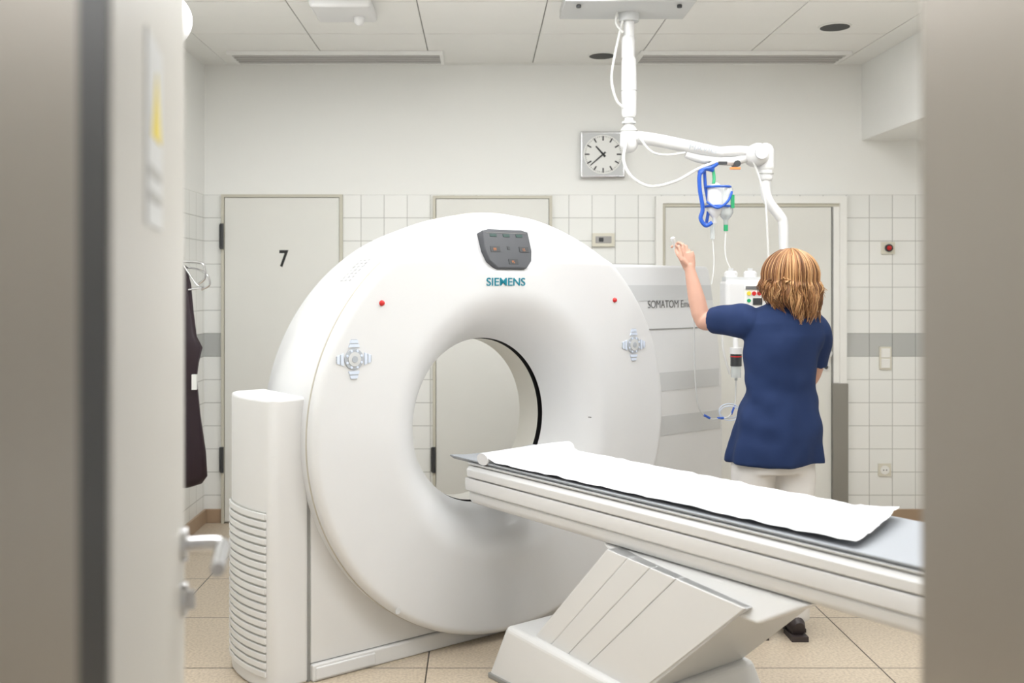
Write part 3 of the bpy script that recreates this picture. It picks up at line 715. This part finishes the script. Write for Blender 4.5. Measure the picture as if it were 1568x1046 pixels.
# shoes
T = MB()
for x, yy, dx in ((1.182, 4.285, -.02), (1.342, 4.265, .02)):
    T.tube([(x, yy-.075, .045), (x, yy-.04, .055), (x+dx*.3, yy+.03, .052), (x+dx, yy+.11, .036), (x+dx*1.4, yy+.165, .030), (x+dx*1.5, yy+.185, .026)], [(.026, .036), (.036, .05), (.036, .045), (.044, .034), (.034, .026), (.015, .014)], M_shoe, 20, 3)
    T.box((x-.035, x+.035), (yy-.095, yy+.02), (0.0, .022), M_shoe); T.box((x-.042+dx, x+.042+dx), (yy+.02, yy+.17), (0.0, .016), M_shoe)
o = T.obj('shoes', nu, True)
# skin body: neck, head, arms and hands as one surface
T = MB()
fd = Vector((-.38, .92, .06)).normalized(); sd = Vector((fd.y, -fd.x, 0)).normalized(); upv = sd.cross(fd).normalized()
HC = Vector((1.322, 4.285, 1.537))
R3 = Matrix((sd, fd, upv)).transposed()
T.ellip(HC+upv*.015-fd*.012, (.072, .088, .094), M_skin, 32, 24, R3)
T.ellip(HC+fd*.022-upv*.045, (.055, .063, .070), M_skin, 28, 20, R3)
T.ellip(HC+fd*.060-upv*.095, (.025, .023, .02), M_skin, 20, 14, R3)
T.rounded([HC+fd*.082+upv*.005, HC+fd*.100-upv*.028], [.009, .014], M_skin, 14)
for s_ in (-1, 1):
    T.ellip(HC+sd*s_*.073-fd*.005-upv*.01, (.010, .018, .031), M_skin, 16, 12, R3)
    T.ellip(HC+sd*s_*.038+fd*.060-upv*.035, (.022, .02, .02), M_skin, 14, 10, R3)
T.ellip(HC+fd*.080-upv*.062, (.022, .009, .006), M_skin, 14, 10, R3)
T.tube([(1.312, 4.275, 1.36), (1.314, 4.28, 1.41), (1.318, 4.283, 1.47)], [.066, .052, .052], M_skin, 24, 3)
# torso core under tunic joins both arms
T.tube([(1.15, 4.285, 1.335), (1.30, 4.278, 1.35), (1.43, 4.285, 1.325)], [.045, .06, .045], M_skin, 20, 3)
# left arm (raised)
T.tube([(1.15, 4.285, 1.335), (1.09, 4.34, 1.342), (1.03, 4.41, 1.335), (.998, 4.447, 1.330)], [.048, .046, .041, .037], M_skin, 24, 3)
T.rounded([(.998, 4.447, 1.332), (.985, 4.455, 1.37), (.972, 4.462, 1.43), (.955, 4.470, 1.51), (.945, 4.475, 1.56), (.942, 4.476, 1.58)], [.036, .039, .038, .030, .024, .022], M_skin, 24)
# left palm + fingers
T.tube([(.943, 4.476, 1.565), (.938, 4.476, 1.59), (.930, 4.476, 1.62), (.925, 4.477, 1.642)], [(.020, .024), (.017, .032), (.015, .038), (.012, .036)], M_skin, 20, 3)
fing = [((.900, 4.462, 1.632), (-.006, .004, .034), (-.016, .016, .010), (-.012, .014, -.008)),
        ((.916, 4.472, 1.642), (-.004, .006, .036), (-.014, .020, .010), (-.014, .014, -.012)),
        ((.933, 4.482, 1.640), (-.004, .008, .032), (-.014, .020, .004), (-.012, .012, -.014)),
        ((.949, 4.490, 1.630), (-.004, .010, .024), (-.012, .016, .002), (-.010, .010, -.012))]
def finger(root, ds, r):
    p = Vector(root); L = [p-Vector((0, 0, .014)), p]
    for d in ds: p = p+Vector(d); L.append(p)
    T.rounded(L, [r, r, r*.97, r*.88, r*.75], M_skin, 12)
for (root, a_, b_, c_), r in zip(fing, (.0085, .0088, .0083, .0073)): finger(root, (a_, b_, c_), r)
T.rounded([(.925, 4.468, 1.588), (.903, 4.458, 1.610), (.888, 4.466, 1.634), (.882, 4.482, 1.654)], [.013, .011, .0095, .008], M_skin, 12)
# right arm (bent forward towards injector)
T.tube([(1.43, 4.285, 1.325), (1.455, 4.30, 1.25), (1.455, 4.345, 1.13), (1.445, 4.375, 1.08)], [.045, .045, .040, .036], M_skin, 24, 3)
T.rounded([(1.445, 4.375, 1.08), (1.425, 4.42, 1.10), (1.38, 4.52, 1.15), (1.345, 4.60, 1.19)], [.036, .037, .030, .022], M_skin, 24)
T.tube([(1.347, 4.595, 1.188), (1.335, 4.625, 1.203), (1.322, 4.66, 1.218), (1.316, 4.675, 1.224)], [(.023, .021), (.032, .016), (.037, .015), (.034, .012)], M_skin, 20, 3)
for i in range(4):
    rx = 1.300+.016*i; rz = 1.224-.006*i+.01
    T.rounded([(rx, 4.660, rz), (rx-.004, 4.70, rz+.010), (rx-.010, 4.722, rz-.004), (rx-.012, 4.724, rz-.022)], [.0085, .0082, .0075, .0066], M_skin, 12)
T.rounded([(1.310, 4.628, 1.212), (1.288, 4.648, 1.222), (1.283, 4.675, 1.222), (1.287, 4.70, 1.215)], [.012, .010, .009, .0078], M_skin, 12)
o = T.obj('body', nu, True); remesh(o, .0034, 3, .5)
T = MB()
for s_ in (-1, 1):
    T.ellip(HC+sd*s_*.030+fd*.074+upv*.003, (.012, .009, .008), M_eye, 14, 10, R3); T.ellip(HC+sd*s_*.030+fd*.0815+upv*.003, (.0045, .003, .0045), M_dark, 12, 8, R3)
    T.tube([HC+sd*s_*.018+fd*.083+upv*.022, HC+sd*s_*.033+fd*.080+upv*.026, HC+sd*s_*.045+fd*.068+upv*.021], .003, M_hair[0], 8, 3)
T.ellip(HC+fd*.0845-upv*.0625, (.021, .007, .0055), M_lip, 14, 10, R3)
T.obj('face_features', nu, True)
# object held in the raised hand
T = MB(); T.cyl((.886, 4.497, 1.640), (.868, 4.470, 1.695), .006, M_armw, 12); T.cyl((.868, 4.470, 1.695), (.864, 4.464, 1.708), .010, M_armw, 12); T.obj('infusion_clamp', nu, True)
# hair: cap + many fine layered locks falling loose to the shoulders
T = MB(); T.ellip(HC+upv*.012-fd*.018, (.092, .096, .104), M_hair[1], 32, 24, R3); T.ellip(HC-upv*.055-fd*.035, (.072, .05, .080), M_hair[0], 28, 20, R3); T.obj('hair_cap', nu, True)
T = MB()
rnd = random.Random(11)
ctr = HC-fd*.018
def lock(ph, layer, w_, endz, a0, swirl, cu, w1, wv, mt):
    d = sd*math.cos(ph)+fd*math.sin(ph); front = d.dot(fd)
    A, B, C = .098+.022*layer, .104+.022*layer, .110+.008*layer
    pts = []
    a1 = math.radians(68) if front > .6 else math.radians(98)
    for k in range(6):
        a = a0+(a1-a0)*k/5; q = ph+swirl*k/5
        dd = sd*math.cos(q)*A+fd*math.sin(q)*B
        pts.append(ctr+dd*math.sin(a)+upv*C*math.cos(a))
    last = pts[-1].copy(); q = ph+swirl
    dd = (sd*math.cos(q)+fd*math.sin(q))
    if front <= .6:
        m_ = 6
        for k in range(1, m_+1):
            t = k/m_; z = last.z+(endz-last.z)*t
            depth = max(0, (1.50-z)/.15)
            bx = HC.x+(last.x-HC.x)*(1-.34*depth**1.6)+.020*depth
            by = HC.y+(last.y-HC.y)*(1-.16*depth**1.6)
            off_ = dd*(.012*math.sin(t*pi)+cu*t*t)+Vector((w1*t*math.sin(wv+t*5), .006*t*math.cos(wv+t*5), 0))
            pts.append(Vector((bx, by, z))+off_)
    n_ = len(pts)
    rad = [w_*(.55+.45*math.sin(pi*min(1, .15+.7*k/(n_-1)))) for k in range(n_)]
    rad[-1] = .0006; rad[-2] *= .7
    T.tube(pts, rad, mt, 5, 2, cap=False)
for i in range(340):
    ph = rnd.uniform(0, 2*pi); d = sd*math.cos(ph)+fd*math.sin(ph); front = d.dot(fd)
    if front > .45 and rnd.random() < .6: continue
    layer = rnd.random()
    endz = rnd.uniform(1.34, 1.41) if layer < .6 else rnd.uniform(1.355, 1.47)
    if d.x < -.3: endz += .045
    if front > .2: endz = rnd.uniform(1.42, 1.47)
    a0 = math.radians(rnd.uniform(2, 45)); swirl = rnd.uniform(-.10, .10); cu = rnd.uniform(-.016, .020); w1 = rnd.uniform(.002, .018); wv = rnd.uniform(0, 6.28)
    base = rnd.choice([0, 0, 1, 1, 2, 2])
    for q in range(6):   # each lock is a bundle of fine strands
        mt = M_hair[max(0, min(2, base+rnd.choice([-1, 0, 0, 0, 1])))]
        lock(ph+rnd.gauss(0, .045), layer+rnd.gauss(0, .10), rnd.uniform(.0014, .0026), endz+rnd.gauss(0, .012), a0, swirl+rnd.gauss(0, .03), cu+rnd.gauss(0, .003), w1, wv+rnd.gauss(0, .25), mt)
T.obj('hair', nu, True, angle=80)

# ------------------------------------------------------------------ light + world
W = bpy.data.worlds.new('world'); S.world = W; W.use_nodes = True
W.node_tree.nodes['Background'].inputs[0].default_value = (1.0, .985, .965, 1); W.node_tree.nodes['Background'].inputs[1].default_value = .55

cam = bpy.data.cameras.new('camera'); co = bpy.data.objects.new('camera', cam); COL.objects.link(co)
co.location = (0, 0, 1.5); co.rotation_euler = (pi/2, 0, 0)
cam.lens = 35; cam.sensor_width = 36; cam.shift_x = .03125; cam.shift_y = -.056; cam.clip_start = .05
cam.dof.use_dof = True; cam.dof.focus_distance = 4.25; cam.dof.aperture_fstop = 2.2
S.camera = co
S.view_settings.view_transform = 'Standard'
